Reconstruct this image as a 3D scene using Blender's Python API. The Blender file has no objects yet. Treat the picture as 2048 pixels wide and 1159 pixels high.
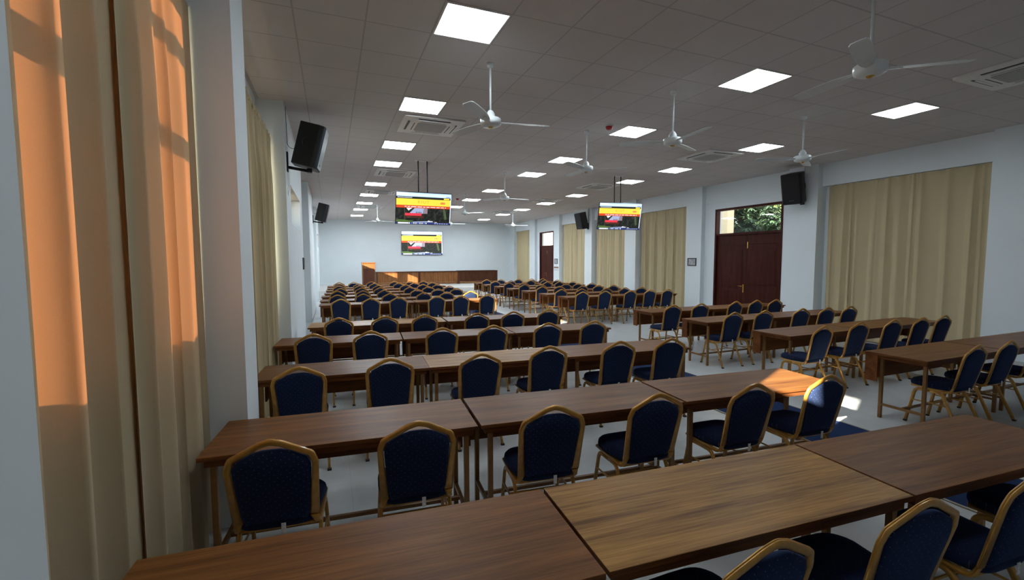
import bpy, bmesh, math, random
from mathutils import Vector, Matrix, Euler
rnd = random.Random(7)
C = bpy.context.scene.collection
PI = math.pi
H = 1.83            # camera height
CEIL = 4.016

# ------------------------------------------------------------------ materials
def new_mat(name):
    m = bpy.data.materials.new(name); m.use_nodes = True
    nt = m.node_tree
    return m, nt, nt.nodes, nt.links, nt.nodes['Principled BSDF']

def simple(name, col, rough=0.5, metal=0.0, spec=0.5, noise=0.0, nscale=20, bump=0.0, bscale=200, coat=0.0):
    m, nt, N, L, p = new_mat(name)
    p.inputs['Base Color'].default_value = (*col, 1)
    p.inputs['Roughness'].default_value = rough
    p.inputs['Metallic'].default_value = metal
    p.inputs['Specular IOR Level'].default_value = spec
    p.inputs['Coat Weight'].default_value = coat
    tc = N.new('ShaderNodeTexCoord')
    if noise > 0:
        n = N.new('ShaderNodeTexNoise'); n.inputs['Scale'].default_value = nscale; n.inputs['Detail'].default_value = 4
        L.new(tc.outputs['Object'], n.inputs['Vector'])
        r = N.new('ShaderNodeValToRGB')
        r.color_ramp.elements[0].position = 0.3; r.color_ramp.elements[1].position = 0.7
        r.color_ramp.elements[0].color = (*[c * (1 - noise) for c in col], 1)
        r.color_ramp.elements[1].color = (*[min(1, c * (1 + noise)) for c in col], 1)
        L.new(n.outputs['Fac'], r.inputs['Fac']); L.new(r.outputs['Color'], p.inputs['Base Color'])
    if bump > 0:
        n2 = N.new('ShaderNodeTexNoise'); n2.inputs['Scale'].default_value = bscale; n2.inputs['Detail'].default_value = 3
        L.new(tc.outputs['Object'], n2.inputs['Vector'])
        b = N.new('ShaderNodeBump'); b.inputs['Strength'].default_value = bump; b.inputs['Distance'].default_value = 0.004
        L.new(n2.outputs['Fac'], b.inputs['Height']); L.new(b.outputs['Normal'], p.inputs['Normal'])
    return m

def emissive(name, col, strength):
    m, nt, N, L, p = new_mat(name)
    p.inputs['Base Color'].default_value = (*[c * 0.3 for c in col], 1)
    p.inputs['Emission Color'].default_value = (*col, 1)
    p.inputs['Emission Strength'].default_value = strength
    p.inputs['Roughness'].default_value = 0.6
    return m

def wood(name, dark, light, scale=1.0, rough=0.40, axis='X', streak=0.5, coat=0.0, spec=0.16, vary=0.0):
    m, nt, N, L, p = new_mat(name)
    tc = N.new('ShaderNodeTexCoord'); mp = N.new('ShaderNodeMapping')
    oi = N.new('ShaderNodeObjectInfo')
    add = N.new('ShaderNodeVectorMath'); add.operation = 'ADD'
    sc = N.new('ShaderNodeVectorMath'); sc.operation = 'SCALE'; sc.inputs[3].default_value = 13.0
    cv = N.new('ShaderNodeCombineXYZ')
    for k in range(3): L.new(oi.outputs['Random'], cv.inputs[k])
    L.new(cv.outputs[0], sc.inputs[0]); L.new(tc.outputs['Object'], add.inputs[0]); L.new(sc.outputs[0], add.inputs[1])
    s = {'X': (0.7, 9, 9), 'Y': (9, 0.7, 9), 'Z': (9, 9, 0.7)}[axis]
    mp.inputs['Scale'].default_value = tuple(v * scale for v in s)
    L.new(add.outputs[0], mp.inputs['Vector'])
    n = N.new('ShaderNodeTexNoise'); n.inputs['Scale'].default_value = 1.4; n.inputs['Detail'].default_value = 8; n.inputs['Roughness'].default_value = 0.62
    n.inputs['Distortion'].default_value = 0.5
    L.new(mp.outputs[0], n.inputs['Vector'])
    mp2 = N.new('ShaderNodeMapping'); mp2.inputs['Scale'].default_value = tuple(v * scale * (4.5 if v > 1 else 2.0) for v in s)
    L.new(add.outputs[0], mp2.inputs['Vector'])
    n2 = N.new('ShaderNodeTexNoise'); n2.inputs['Scale'].default_value = 2.5; n2.inputs['Detail'].default_value = 5
    L.new(mp2.outputs[0], n2.inputs['Vector'])
    mix = N.new('ShaderNodeMath'); mix.operation = 'MULTIPLY_ADD'
    mix.inputs[1].default_value = streak; L.new(n2.outputs['Fac'], mix.inputs[0])
    sub = N.new('ShaderNodeMath'); sub.operation = 'SUBTRACT'; sub.inputs[1].default_value = streak * 0.5
    L.new(n.outputs['Fac'], sub.inputs[0]); L.new(sub.outputs[0], mix.inputs[2])
    r = N.new('ShaderNodeValToRGB')
    r.color_ramp.elements[0].position = 0.30; r.color_ramp.elements[1].position = 0.72
    r.color_ramp.elements[0].color = (*dark, 1); r.color_ramp.elements[1].color = (*light, 1)
    L.new(mix.outputs[0], r.inputs['Fac'])
    hs = N.new('ShaderNodeHueSaturation')
    mr = N.new('ShaderNodeMapRange'); mr.inputs['To Min'].default_value = 1 - vary; mr.inputs['To Max'].default_value = 1 + vary
    L.new(oi.outputs['Random'], mr.inputs['Value']); L.new(mr.outputs[0], hs.inputs['Value'])
    L.new(r.outputs['Color'], hs.inputs['Color']); L.new(hs.outputs['Color'], p.inputs['Base Color'])
    p.inputs['Roughness'].default_value = rough
    p.inputs['Coat Weight'].default_value = coat; p.inputs['Coat Roughness'].default_value = 0.25; p.inputs['Specular IOR Level'].default_value = spec
    b = N.new('ShaderNodeBump'); b.inputs['Strength'].default_value = 0.08; b.inputs['Distance'].default_value = 0.002
    L.new(n2.outputs['Fac'], b.inputs['Height']); L.new(b.outputs['Normal'], p.inputs['Normal'])
    return m

def tiles(name, col, line, px, py, ox, oy, w, rough, spec=0.5, noise=0.05, nscale=6, bump=0.0, linebump=0.3):
    """square tiling in world x/y through object coordinates (object sits at the origin)"""
    m, nt, N, L, p = new_mat(name)
    tc = N.new('ShaderNodeTexCoord'); sp = N.new('ShaderNodeSeparateXYZ'); L.new(tc.outputs['Object'], sp.inputs[0])
    outs = []
    for ax, per, off in ((0, px, ox), (1, py, oy)):
        a = N.new('ShaderNodeMath'); a.operation = 'SUBTRACT'; a.inputs[1].default_value = off - per * 200; L.new(sp.outputs[ax], a.inputs[0])
        b = N.new('ShaderNodeMath'); b.operation = 'DIVIDE'; b.inputs[1].default_value = per; L.new(a.outputs[0], b.inputs[0])
        c = N.new('ShaderNodeMath'); c.operation = 'FRACT'; L.new(b.outputs[0], c.inputs[0])
        d = N.new('ShaderNodeMath'); d.operation = 'SUBTRACT'; d.inputs[1].default_value = 0.5; L.new(c.outputs[0], d.inputs[0])
        e = N.new('ShaderNodeMath'); e.operation = 'ABSOLUTE'; L.new(d.outputs[0], e.inputs[0])
        f = N.new('ShaderNodeMath'); f.operation = 'GREATER_THAN'; f.inputs[1].default_value = 0.5 - w / per / 2; L.new(e.outputs[0], f.inputs[0])
        outs.append(f)
    mx = N.new('ShaderNodeMath'); mx.operation = 'MAXIMUM'; L.new(outs[0].outputs[0], mx.inputs[0]); L.new(outs[1].outputs[0], mx.inputs[1])
    n = N.new('ShaderNodeTexNoise'); n.inputs['Scale'].default_value = nscale; n.inputs['Detail'].default_value = 6
    L.new(tc.outputs['Object'], n.inputs['Vector'])
    r = N.new('ShaderNodeValToRGB'); r.color_ramp.elements[0].position = 0.3; r.color_ramp.elements[1].position = 0.7
    r.color_ramp.elements[0].color = (*[c * (1 - noise) for c in col], 1); r.color_ramp.elements[1].color = (*[c * (1 + noise) for c in col], 1)
    L.new(n.outputs['Fac'], r.inputs['Fac'])
    mixc = N.new('ShaderNodeMix'); mixc.data_type = 'RGBA'
    L.new(mx.outputs[0], mixc.inputs['Factor']); L.new(r.outputs['Color'], mixc.inputs[6]); mixc.inputs[7].default_value = (*line, 1)
    L.new(mixc.outputs[2], p.inputs['Base Color'])
    p.inputs['Roughness'].default_value = rough; p.inputs['Specular IOR Level'].default_value = spec
    bp = N.new('ShaderNodeBump'); bp.inputs['Strength'].default_value = linebump; bp.inputs['Distance'].default_value = 0.004
    n3 = N.new('ShaderNodeTexNoise'); n3.inputs['Scale'].default_value = 120; L.new(tc.outputs['Object'], n3.inputs['Vector'])
    ma = N.new('ShaderNodeMath'); ma.operation = 'MULTIPLY_ADD'; ma.inputs[1].default_value = bump
    L.new(n3.outputs['Fac'], ma.inputs[0]); L.new(mx.outputs[0], ma.inputs[2])
    L.new(ma.outputs[0], bp.inputs['Height']); L.new(bp.outputs['Normal'], p.inputs['Normal'])
    return m

def fabric_dots(name, col, dot, u, v, sheen=0.15):
    m, nt, N, L, p = new_mat(name)
    tc = N.new('ShaderNodeTexCoord'); sp = N.new('ShaderNodeSeparateXYZ'); L.new(tc.outputs['Object'], sp.inputs[0])
    cb = N.new('ShaderNodeCombineXYZ')
    rot = N.new('ShaderNodeMapping'); rot.inputs['Rotation'].default_value = (0, 0, math.radians(45)); rot.inputs['Scale'].default_value = (36, 36, 1)
    L.new(sp.outputs[u], cb.inputs[0]); L.new(sp.outputs[v], cb.inputs[1]); L.new(cb.outputs[0], rot.inputs['Vector'])
    vo = N.new('ShaderNodeTexVoronoi'); vo.voronoi_dimensions = '2D'; vo.inputs['Scale'].default_value = 1.0; vo.inputs['Randomness'].default_value = 0.35
    L.new(rot.outputs[0], vo.inputs['Vector'])
    lt = N.new('ShaderNodeMath'); lt.operation = 'LESS_THAN'; lt.inputs[1].default_value = 0.075; L.new(vo.outputs['Distance'], lt.inputs[0])
    n = N.new('ShaderNodeTexNoise'); n.inputs['Scale'].default_value = 400; L.new(tc.outputs['Object'], n.inputs['Vector'])
    r = N.new('ShaderNodeValToRGB'); r.color_ramp.elements[0].color = (*[c * 0.6 for c in col], 1); r.color_ramp.elements[1].color = (*[c * 1.5 for c in col], 1)
    L.new(n.outputs['Fac'], r.inputs['Fac'])
    mix = N.new('ShaderNodeMix'); mix.data_type = 'RGBA'; L.new(lt.outputs[0], mix.inputs['Factor'])
    L.new(r.outputs['Color'], mix.inputs[6]); mix.inputs[7].default_value = (*dot, 1)
    L.new(mix.outputs[2], p.inputs['Base Color'])
    p.inputs['Roughness'].default_value = 0.95; p.inputs['Specular IOR Level'].default_value = 0.1
    p.inputs['Sheen Weight'].default_value = sheen; p.inputs['Sheen Tint'].default_value = (0.3, 0.45, 1, 1)
    b = N.new('ShaderNodeBump'); b.inputs['Strength'].default_value = 0.3; b.inputs['Distance'].default_value = 0.001
    L.new(n.outputs['Fac'], b.inputs['Height']); L.new(b.outputs['Normal'], p.inputs['Normal'])
    return m

def curtain_mat(name, col, trans):
    m, nt, N, L, p = new_mat(name)
    out = N['Material Output']; N.remove(p)
    tc = N.new('ShaderNodeTexCoord')
    mp = N.new('ShaderNodeMapping'); mp.inputs['Scale'].default_value = (1, 60, 300); L.new(tc.outputs['Object'], mp.inputs['Vector'])
    n = N.new('ShaderNodeTexNoise'); n.inputs['Scale'].default_value = 4; n.inputs['Detail'].default_value = 3; L.new(mp.outputs[0], n.inputs['Vector'])
    r = N.new('ShaderNodeValToRGB'); r.color_ramp.elements[0].color = (*[c * 0.86 for c in col], 1); r.color_ramp.elements[1].color = (*[c * 1.12 for c in col], 1)
    L.new(n.outputs['Fac'], r.inputs['Fac'])
    d = N.new('ShaderNodeBsdfDiffuse'); t = N.new('ShaderNodeBsdfTranslucent'); a = N.new('ShaderNodeAddShader')
    L.new(r.outputs['Color'], d.inputs['Color']); t.inputs['Color'].default_value = (*trans, 1)
    L.new(d.outputs[0], a.inputs[0]); L.new(t.outputs[0], a.inputs[1]); L.new(a.outputs[0], out.inputs['Surface'])
    return m

def glass_mat(name, tint=(1, 1, 1), refl=0.08):
    m, nt, N, L, p = new_mat(name)
    out = N['Material Output']; N.remove(p)
    t = N.new('ShaderNodeBsdfTransparent'); t.inputs['Color'].default_value = (*tint, 1)
    g = N.new('ShaderNodeBsdfGlossy'); g.inputs['Roughness'].default_value = 0.03
    lw = N.new('ShaderNodeLayerWeight'); lw.inputs['Blend'].default_value = 0.5
    pw = N.new('ShaderNodeMath'); pw.operation = 'POWER'; pw.inputs[1].default_value = 4.0; L.new(lw.outputs['Facing'], pw.inputs[0])
    f = N.new('ShaderNodeMath'); f.operation = 'MULTIPLY_ADD'; f.inputs[1].default_value = 0.35; f.inputs[2].default_value = 0.03; L.new(pw.outputs[0], f.inputs[0])
    mx = N.new('ShaderNodeMixShader'); L.new(f.outputs[0], mx.inputs[0]); L.new(t.outputs[0], mx.inputs[1]); L.new(g.outputs[0], mx.inputs[2])
    L.new(mx.outputs[0], out.inputs['Surface'])
    return m

M = {}
M['wall'] = simple('wall_paint', (0.735, 0.80, 0.835), 0.75, spec=0.25, noise=0.015, nscale=1.5, bump=0.05, bscale=90)
M['reveal'] = simple('window_reveal', (0.20, 0.215, 0.225), 0.8, noise=0.02)  # wall paint with shade put into its colour, dimming the transom edges
M['ceiling'] = tiles('ceiling_tile', (0.60, 0.56, 0.545), (0.44, 0.42, 0.41), 0.61, 0.605, 1.27 - 0.305, 4.2 - 0.3025, 0.016, 0.7, 0.3, noise=0.035, nscale=1.3, bump=0.15, linebump=0.6)
M['floor'] = tiles('floor_tile', (0.52, 0.55, 0.56), (0.43, 0.455, 0.465), 0.60, 0.60, 0.1, 0.2, 0.004, 0.30, 0.4, noise=0.07, nscale=5, bump=0.02, linebump=0.15)
M['stage'] = simple('stage_tile', (0.6, 0.6, 0.58), 0.35, noise=0.03)
M['skirting'] = simple('skirting_tile', (0.5, 0.52, 0.53), 0.4, noise=0.03)
M['carpet'] = simple('blue_carpet', (0.012, 0.028, 0.085), 0.95, spec=0.1, noise=0.35, nscale=300, bump=0.4, bscale=500)
M['carpet_edge'] = simple('carpet_binding', (0.36, 0.33, 0.24), 0.8, noise=0.1)
WD = dict(dark=(0.090, 0.031, 0.0072), light=(0.235, 0.098, 0.026))
M['wood_red'] = wood('table_wood_red', WD['dark'], WD['light'], vary=0.16)
M['wood_gold'] = wood('table_wood_golden', (0.14, 0.057, 0.012), (0.47, 0.245, 0.060), vary=0.06, streak=0.6)
M['wood_edge'] = wood('table_edge_wood', (0.10, 0.033, 0.010), (0.22, 0.080, 0.024), vary=0.1)
M['panel_wood'] = wood('modesty_panel_wood', (0.105, 0.033, 0.010), (0.22, 0.080, 0.024), vary=0.15)
M['stage_wood'] = wood('head_table_wood', (0.10, 0.036, 0.012), (0.27, 0.115, 0.04), axis='Z', scale=1.3)
M['stage_wood_dark'] = wood('head_table_dark_wood', (0.035, 0.012, 0.006), (0.085, 0.03, 0.014), axis='Z', scale=1.3)
M['podium_dark'] = wood('podium_dark_panel', (0.05, 0.017, 0.011), (0.10, 0.036, 0.024), axis='Z')
M['door_wood'] = wood('door_mahogany', (0.030, 0.006, 0.004), (0.075, 0.015, 0.009), axis='Z', rough=0.45, spec=0.12)
M['gold'] = simple('gold_painted_metal', (0.53, 0.27, 0.047), 0.30, metal=0.35, noise=0.12, nscale=30, coat=0.3)
M['table_leg'] = simple('brown_gold_steel', (0.27, 0.135, 0.045), 0.4, metal=0.35, noise=0.1, nscale=30)
M['seat_fabric'] = fabric_dots('navy_seat_fabric', (0.010, 0.0165, 0.044), (0.075, 0.082, 0.11), 0, 1)
M['back_fabric'] = fabric_dots('navy_back_fabric', (0.0115, 0.021, 0.056), (0.12, 0.135, 0.18), 0, 2)
M['tag'] = simple('white_cloth_tag', (0.75, 0.75, 0.74), 0.8, noise=0.25, nscale=150)
M['glide'] = simple('dark_glide', (0.02, 0.018, 0.015), 0.6)
M['curtain'] = curtain_mat('khaki_curtain', (0.50, 0.42, 0.265), (0.002, 0.0015, 0.001))
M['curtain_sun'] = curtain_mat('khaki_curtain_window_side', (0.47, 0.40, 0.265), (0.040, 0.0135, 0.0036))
M['rail'] = simple('curtain_rail_white', (0.6, 0.6, 0.6), 0.4)
M['white_metal'] = simple('white_enamel', (0.72, 0.78, 0.80), 0.3, noise=0.02)
M['white_plastic'] = simple('white_plastic', (0.78, 0.78, 0.76), 0.4, noise=0.02)
M['grille_grey'] = simple('intake_grille', (0.38, 0.38, 0.37), 0.6, noise=0.2, nscale=120)
M['vent_dark'] = simple('vent_dark', (0.05, 0.06, 0.07), 0.5)
M['brass'] = simple('brass', (0.65, 0.42, 0.10), 0.25, metal=0.9)
M['panel_light'] = emissive('led_diffuser', (0.88, 0.97, 1.03), 15.5)
M['panel_light_bright'] = emissive('led_diffuser_bright', (0.88, 0.97, 1.03), 44.0)
M['black_plastic'] = simple('black_plastic', (0.010, 0.010, 0.012), 0.45, noise=0.2, nscale=80)
M['speaker_body'] = simple('speaker_black', (0.007, 0.007, 0.008), 0.55, noise=0.2, nscale=150, bump=0.3, bscale=400)
M['speaker_grille_lit'] = simple('speaker_grille_lit', (0.035, 0.05, 0.065), 0.4, metal=0.3, noise=0.3, nscale=200)  # lit copy of the speaker front: bluish light put into its colour
M['speaker_front'] = simple('speaker_front_black', (0.009, 0.008, 0.010), 0.55, noise=0.3, nscale=200, spec=0.3)
M['black_steel'] = simple('black_steel', (0.01, 0.01, 0.012), 0.4, metal=0.3)
M['cable'] = simple('cable_dark', (0.05, 0.025, 0.025), 0.6)
M['red'] = simple('red_plastic', (0.42, 0.012, 0.018), 0.35)
M['paper'] = simple('printed_notice', (0.42, 0.42, 0.45), 0.7, noise=0.35, nscale=18)
M['sign_brown'] = simple('brown_sign', (0.28, 0.2, 0.13), 0.6, noise=0.3, nscale=40)
M['sign_grey'] = simple('grey_sign', (0.45, 0.47, 0.5), 0.6, noise=0.1)
M['glass'] = glass_mat('window_glass', (0.97, 0.98, 0.97))
M['alu'] = simple('window_frame_alu', (0.3, 0.3, 0.3), 0.4, metal=0.3)
M['pillar'] = simple('cream_render', (0.75, 0.62, 0.42), 0.8, noise=0.04)
M['ground'] = simple('earth_ground', (0.30, 0.22, 0.14), 0.9, noise=0.3, nscale=2)
M['leaf'] = simple('mango_leaf', (0.045, 0.085, 0.045), 0.5, noise=0.6, nscale=1.2)
M['leaf_light'] = simple('sunlit_leaf', (0.30, 0.36, 0.12), 0.6, noise=0.5, nscale=1.5)
M['bark'] = simple('bark', (0.12, 0.085, 0.06), 0.9, noise=0.3, nscale=8)
M['pale_render'] = simple('pale_render', (0.45, 0.46, 0.42), 0.8, noise=0.05)

# ------------------------------------------------------------------ mesh helpers
def bm_new(): return bmesh.new()

def box(bm, lo, hi, mi=0, bev=0.0, mat=None):
    x0, y0, z0 = lo; x1, y1, z1 = hi
    vs = [bm.verts.new(p) for p in ((x0, y0, z0), (x1, y0, z0), (x1, y1, z0), (x0, y1, z0), (x0, y0, z1), (x1, y0, z1), (x1, y1, z1), (x0, y1, z1))]
    fs = [bm.faces.new([vs[i] for i in f]) for f in ((0, 3, 2, 1), (4, 5, 6, 7), (0, 1, 5, 4), (1, 2, 6, 5), (2, 3, 7, 6), (3, 0, 4, 7))]
    for f in fs: f.material_index = mi
    if bev > 0:
        es = {e for f in fs for e in f.edges}
        r = bmesh.ops.bevel(bm, geom=list(es), offset=bev, segments=2, affect='EDGES', profile=0.6)
        for f in r['faces']: f.material_index = mi
        vs = list({v for f in r['faces'] for v in f.verts} | {v for v in vs if v.is_valid})
    if mat is not None:
        for v in vs:
            if v.is_valid: v.co = mat @ v.co
    return vs

def poly_prism(bm, pts, d, mi=0):
    """pts: list of Vector (planar polygon), d: extrusion Vector"""
    a = [bm.verts.new(p) for p in pts]; b = [bm.verts.new(Vector(p) + d) for p in pts]
    n = len(pts)
    fs = [bm.faces.new(list(reversed(a))), bm.faces.new(b)]
    for i in range(n):
        fs.append(bm.faces.new((a[i], a[(i + 1) % n], b[(i + 1) % n], b[i])))
    for f in fs: f.material_index = mi
    return a + b

def lathe(bm, prof, loc=(0, 0, 0), n=20, mi=0, smooth=True):
    """prof: (r, z) list from bottom to top"""
    rings = []
    for r, z in prof:
        if r < 1e-6: rings.append([bm.verts.new((loc[0], loc[1], loc[2] + z))])
        else: rings.append([bm.verts.new((loc[0] + r * math.cos(2 * PI * k / n), loc[1] + r * math.sin(2 * PI * k / n), loc[2] + z)) for k in range(n)])
    for a, b in zip(rings, rings[1:]):
        for k in range(n):
            k2 = (k + 1) % n
            if len(a) == 1 and len(b) == 1: continue
            if len(a) == 1: f = bm.faces.new((a[0], b[k2], b[k]))
            elif len(b) == 1: f = bm.faces.new((a[k], a[k2], b[0]))
            else: f = bm.faces.new((a[k], a[k2], b[k2], b[k]))
            f.material_index = mi; f.smooth = smooth
    for ring, flip in ((rings[0], True), (rings[-1], False)):
        if len(ring) > 1:
            f = bm.faces.new(list(reversed(ring)) if flip else ring); f.material_index = mi

def sweep(bm, pts, prof, up=Vector((0, 0, 1)), mi=0, smooth=True, closed=False):
    """prof: 2D (a,b) points; a along side = tangent x up, b along the frame normal"""
    pts = [Vector(p) for p in pts]; n = len(pts); rings = []
    ref = None
    for i in range(n):
        if i == 0: t = pts[1] - pts[0]
        elif i == n - 1: t = pts[-1] - pts[-2]
        else: t = (pts[i + 1] - pts[i]).normalized() + (pts[i] - pts[i - 1]).normalized()
        t.normalize()
        if ref is None:
            s = t.cross(up)
            if s.length < 1e-4: s = t.cross(Vector((1, 0, 0)))
            s.normalize()
        else:
            s = ref - t * ref.dot(t); s.normalize()
        ref = s; nn = s.cross(t)
        k = 1.0
        if 0 < i < n - 1:
            c = (pts[i + 1] - pts[i]).normalized().dot((pts[i] - pts[i - 1]).normalized()); k = 1 / max(0.6, math.sqrt((1 + c) / 2))
        rings.append([bm.verts.new(pts[i] + s * a * k + nn * b * (k if abs(nn.dot(Vector((0, 0, 1)))) > 2 else 1)) for a, b in prof])
    m = len(prof)
    for a, b in zip(rings, rings[1:]):
        for k in range(m):
            f = bm.faces.new((a[k], a[(k + 1) % m], b[(k + 1) % m], b[k])); f.material_index = mi; f.smooth = smooth
    f = bm.faces.new(list(reversed(rings[0]))); f.material_index = mi
    f = bm.faces.new(rings[-1]); f.material_index = mi

def circ(r, n=10, rb=None): return [(r * math.cos(2 * PI * k / n), (rb or r) * math.sin(2 * PI * k / n)) for k in range(n)]

def arc_path(pts, radii, seg=5):
    """fillet a polyline: radii per inner vertex"""
    pts = [Vector(p) for p in pts]; out = [pts[0]]
    for i in range(1, len(pts) - 1):
        r = radii[i - 1]; a, b, c = pts[i - 1], pts[i], pts[i + 1]
        u = (a - b).normalized(); v = (c - b).normalized()
        ang = u.angle(v); d = min(r / math.tan(ang / 2), (a - b).length * 0.49, (c - b).length * 0.49)
        p0 = b + u * d; p1 = b + v * d
        for k in range(seg + 1):
            t = k / seg
            out.append((1 - t) ** 2 * p0 + 2 * t * (1 - t) * b + t * t * p1)
    out.append(pts[-1]); return out

def obj(name, bm, mats, parent=None, loc=None, smooth=None, recalc=True):
    if recalc: bmesh.ops.recalc_face_normals(bm, faces=bm.faces[:])
    me = bpy.data.meshes.new(name); bm.to_mesh(me); bm.free()
    for m in (mats if isinstance(mats, (list, tuple)) else [mats]): me.materials.append(M[m] if isinstance(m, str) else m)
    if smooth: 
        for p in me.polygons: p.use_smooth = True
    o = bpy.data.objects.new(name, me); C.objects.link(o)
    if parent: o.parent = parent
    if loc: o.location = loc
    return o

def tag(o, label, cat, group=None, kind=None):
    o['label'] = label; o['category'] = cat
    if group: o['group'] = group
    if kind: o['kind'] = kind
    return o

def thing(name, label, cat, loc=(0, 0, 0), rotz=0.0, group=None):
    o = bpy.data.objects.new(name, None); C.objects.link(o)
    o.empty_display_size = 0.1
    o.location = loc; o.rotation_euler = (0, 0, rotz)
    return tag(o, label, cat, group)

def struct(name, bm, mats, parent=None):
    o = obj(name, bm, mats, parent)
    if parent is None: o['kind'] = 'structure'
    return o

def kids(o): return [c for c in bpy.data.objects if c.parent == o]
KID = {}
def dup(root, loc, rotz, label, group=None):
    if root.name not in KID:
        KID[root.name] = [(c, kids(c)) for c in kids(root)]
    r = root.copy(); C.objects.link(r); r.location = loc; r.rotation_euler = (0, 0, rotz)
    r['label'] = label
    if group: r['group'] = group
    for ch, gs in KID[root.name]:
        c = ch.copy(); C.objects.link(c); c.parent = r
        for g in gs:
            d = g.copy(); C.objects.link(d); d.parent = c
    return r

ORD = ['first', 'second', 'third', 'fourth', 'fifth', 'sixth', 'seventh', 'eighth', 'ninth', 'tenth', 'eleventh', 'twelfth']

# ------------------------------------------------------------------ setting
XL = -0.56     # left pier face
XLW = -0.90    # left recessed wall
XR = 10.60     # right column face
XRW = 10.75    # right wall face
YB = 26.75
YF = -3.2

bm = bm_new(); box(bm, (-1.3, YF - .1, -0.1), (11.3, YB + .1, 0)); struct('floor', bm, 'floor')
bm = bm_new(); box(bm, (-1.3, YF - .1, CEIL), (11.3, YB + .1, CEIL + 0.15)); struct('ceiling', bm, 'ceiling')
bm = bm_new(); box(bm, (-1.3, YB, 0), (11.3, YB + .2, CEIL)); struct('wall_back', bm, 'wall')
bm = bm_new(); box(bm, (-1.3, YF - .2, 0), (11.3, YF, CEIL)); struct('wall_front', bm, 'wall')

def wall_rects(bm, x0, x1, ya, yb, za, zb, holes):
    """solid slab between x0..x1 with rectangular holes (y0,y1,z0,z1), holes must not share y ranges"""
    holes = sorted(holes); y = ya
    for (h0, h1, g0, g1) in holes:
        if h0 > y: box(bm, (x0, y, za), (x1, h0, zb))
        if g0 > za: box(bm, (x0, h0, za), (x1, h1, g0))
        if g1 < zb: box(bm, (x0, h0, g1), (x1, h1, zb))
        y = h1
    if y < yb: box(bm, (x0, y, za), (x1, yb, zb))

# left wall: flat door bays alternating with window recesses between piers
TZ0, TZ1 = 2.485, 2.98
DEP = 0.30
PANES_A = [(0.22, 0.74)]; PANES_B = [(7.94, 8.54), (8.94, 10.06)]; PANES_C = [(22.50, 22.77), (23.03, 24.02)]
TRANS_A = [(0.20, 0.88, 2.385, 2.99)]; TRANS_B = [(7.92, 10.19, 2.385, 2.99)]; TRANS_C = [(22.48, 24.15, 2.385, 2.99)]
bm = bm_new()
wall_rects(bm, XL - DEP, XL, YF, 1.18, 0, CEIL, TRANS_A)
box(bm, (XLW - .15, 1.0, 0), (XL - DEP, 1.18, CEIL))
W1 = [(1.62, 1.93, 1.42, 3.36), (2.53, 3.18, 1.42, 3.36)]
wall_rects(bm, XLW - .15, XLW, 1.18, 3.47, 0, CEIL, W1)
box(bm, (XLW - .15, 3.47, 0), (XL, 3.95, CEIL))
W2 = [(4.2, 5.4, 1.42, 3.36), (5.7, 6.9, 1.42, 3.36)]
wall_rects(bm, XLW - .15, XLW, 3.95, 7.13, 0, CEIL, W2)
box(bm, (XLW - .15, 7.13, 0), (XL - DEP, 7.3, CEIL))
wall_rects(bm, XL - DEP, XL, 7.13, 10.85, 0, CEIL, TRANS_B)
box(bm, (XLW - .15, 10.68, 0), (XL - DEP, 10.85, CEIL))
box(bm, (XLW - .15, 10.85, 0), (XLW, 14.2, CEIL))
box(bm, (XLW - .15, 14.2, 0), (XL, 17.7, CEIL))
box(bm, (XLW - .15, 17.7, 0), (XLW, 21.0, CEIL))
wall_rects(bm, XL - DEP, XL, 21.0, 24.6, 0, CEIL, TRANS_C)
box(bm, (XLW - .15, 21.0, 0), (XL - DEP, 21.15, CEIL)); box(bm, (XLW - .15, 24.45, 0), (XL - DEP, 24.6, CEIL))
box(bm, (XLW - .15, 24.6, 0), (XLW, YB, CEIL))
bmesh.ops.recalc_face_normals(bm, faces=bm.faces[:]); bm.normal_update()
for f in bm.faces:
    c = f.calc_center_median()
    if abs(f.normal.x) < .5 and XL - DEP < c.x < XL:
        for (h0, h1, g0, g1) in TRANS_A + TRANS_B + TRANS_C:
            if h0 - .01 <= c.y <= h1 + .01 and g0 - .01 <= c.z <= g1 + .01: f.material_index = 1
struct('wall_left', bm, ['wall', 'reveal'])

def pane_window(name, x, holes, bars=True):
    """frames with glass filling the given holes of a wall parallel to Y"""
    bm = bm_new()
    for (a, b, c, d) in holes:
        t = 0.035
        box(bm, (x - .02, a, c), (x + .02, a + t, d)); box(bm, (x - .02, b - t, c), (x + .02, b, d))
        box(bm, (x - .02, a + t, c), (x + .02, b - t, c + t)); box(bm, (x - .02, a + t, d - t), (x + .02, b - t, d))
        if bars:
            for z in (2.50, 3.04): box(bm, (x - .02, a + t, z), (x + .02, b - t, z + .10))
    f = struct(name, bm, 'alu')
    bm = bm_new()
    for (a, b, c, d) in holes: box(bm, (x - .003, a + .03, c + .03), (x + .003, b - .03, d - .03))
    obj('window_pane', bm, 'glass', f)
    return f
pane_window('window_1', -0.99, W1); pane_window('window_2', -0.99, W2)
for k, tr, pn in ((3, TRANS_A, PANES_A), (4, TRANS_B, PANES_B), (5, TRANS_C, PANES_C)):
    (ya, yb, za, zb) = tr[0]
    bm = bm_new(); wall_rects(bm, -0.80, -0.77, ya, yb, za, zb, [(a, b, TZ0, TZ1) for a, b in pn])
    fr = struct('window_%d' % k, bm, 'wall')
    bm = bm_new()
    for a, b in pn: box(bm, (-0.788, a, TZ0), (-0.782, b, TZ1))
    obj('window_pane', bm, 'glass', fr)

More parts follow.
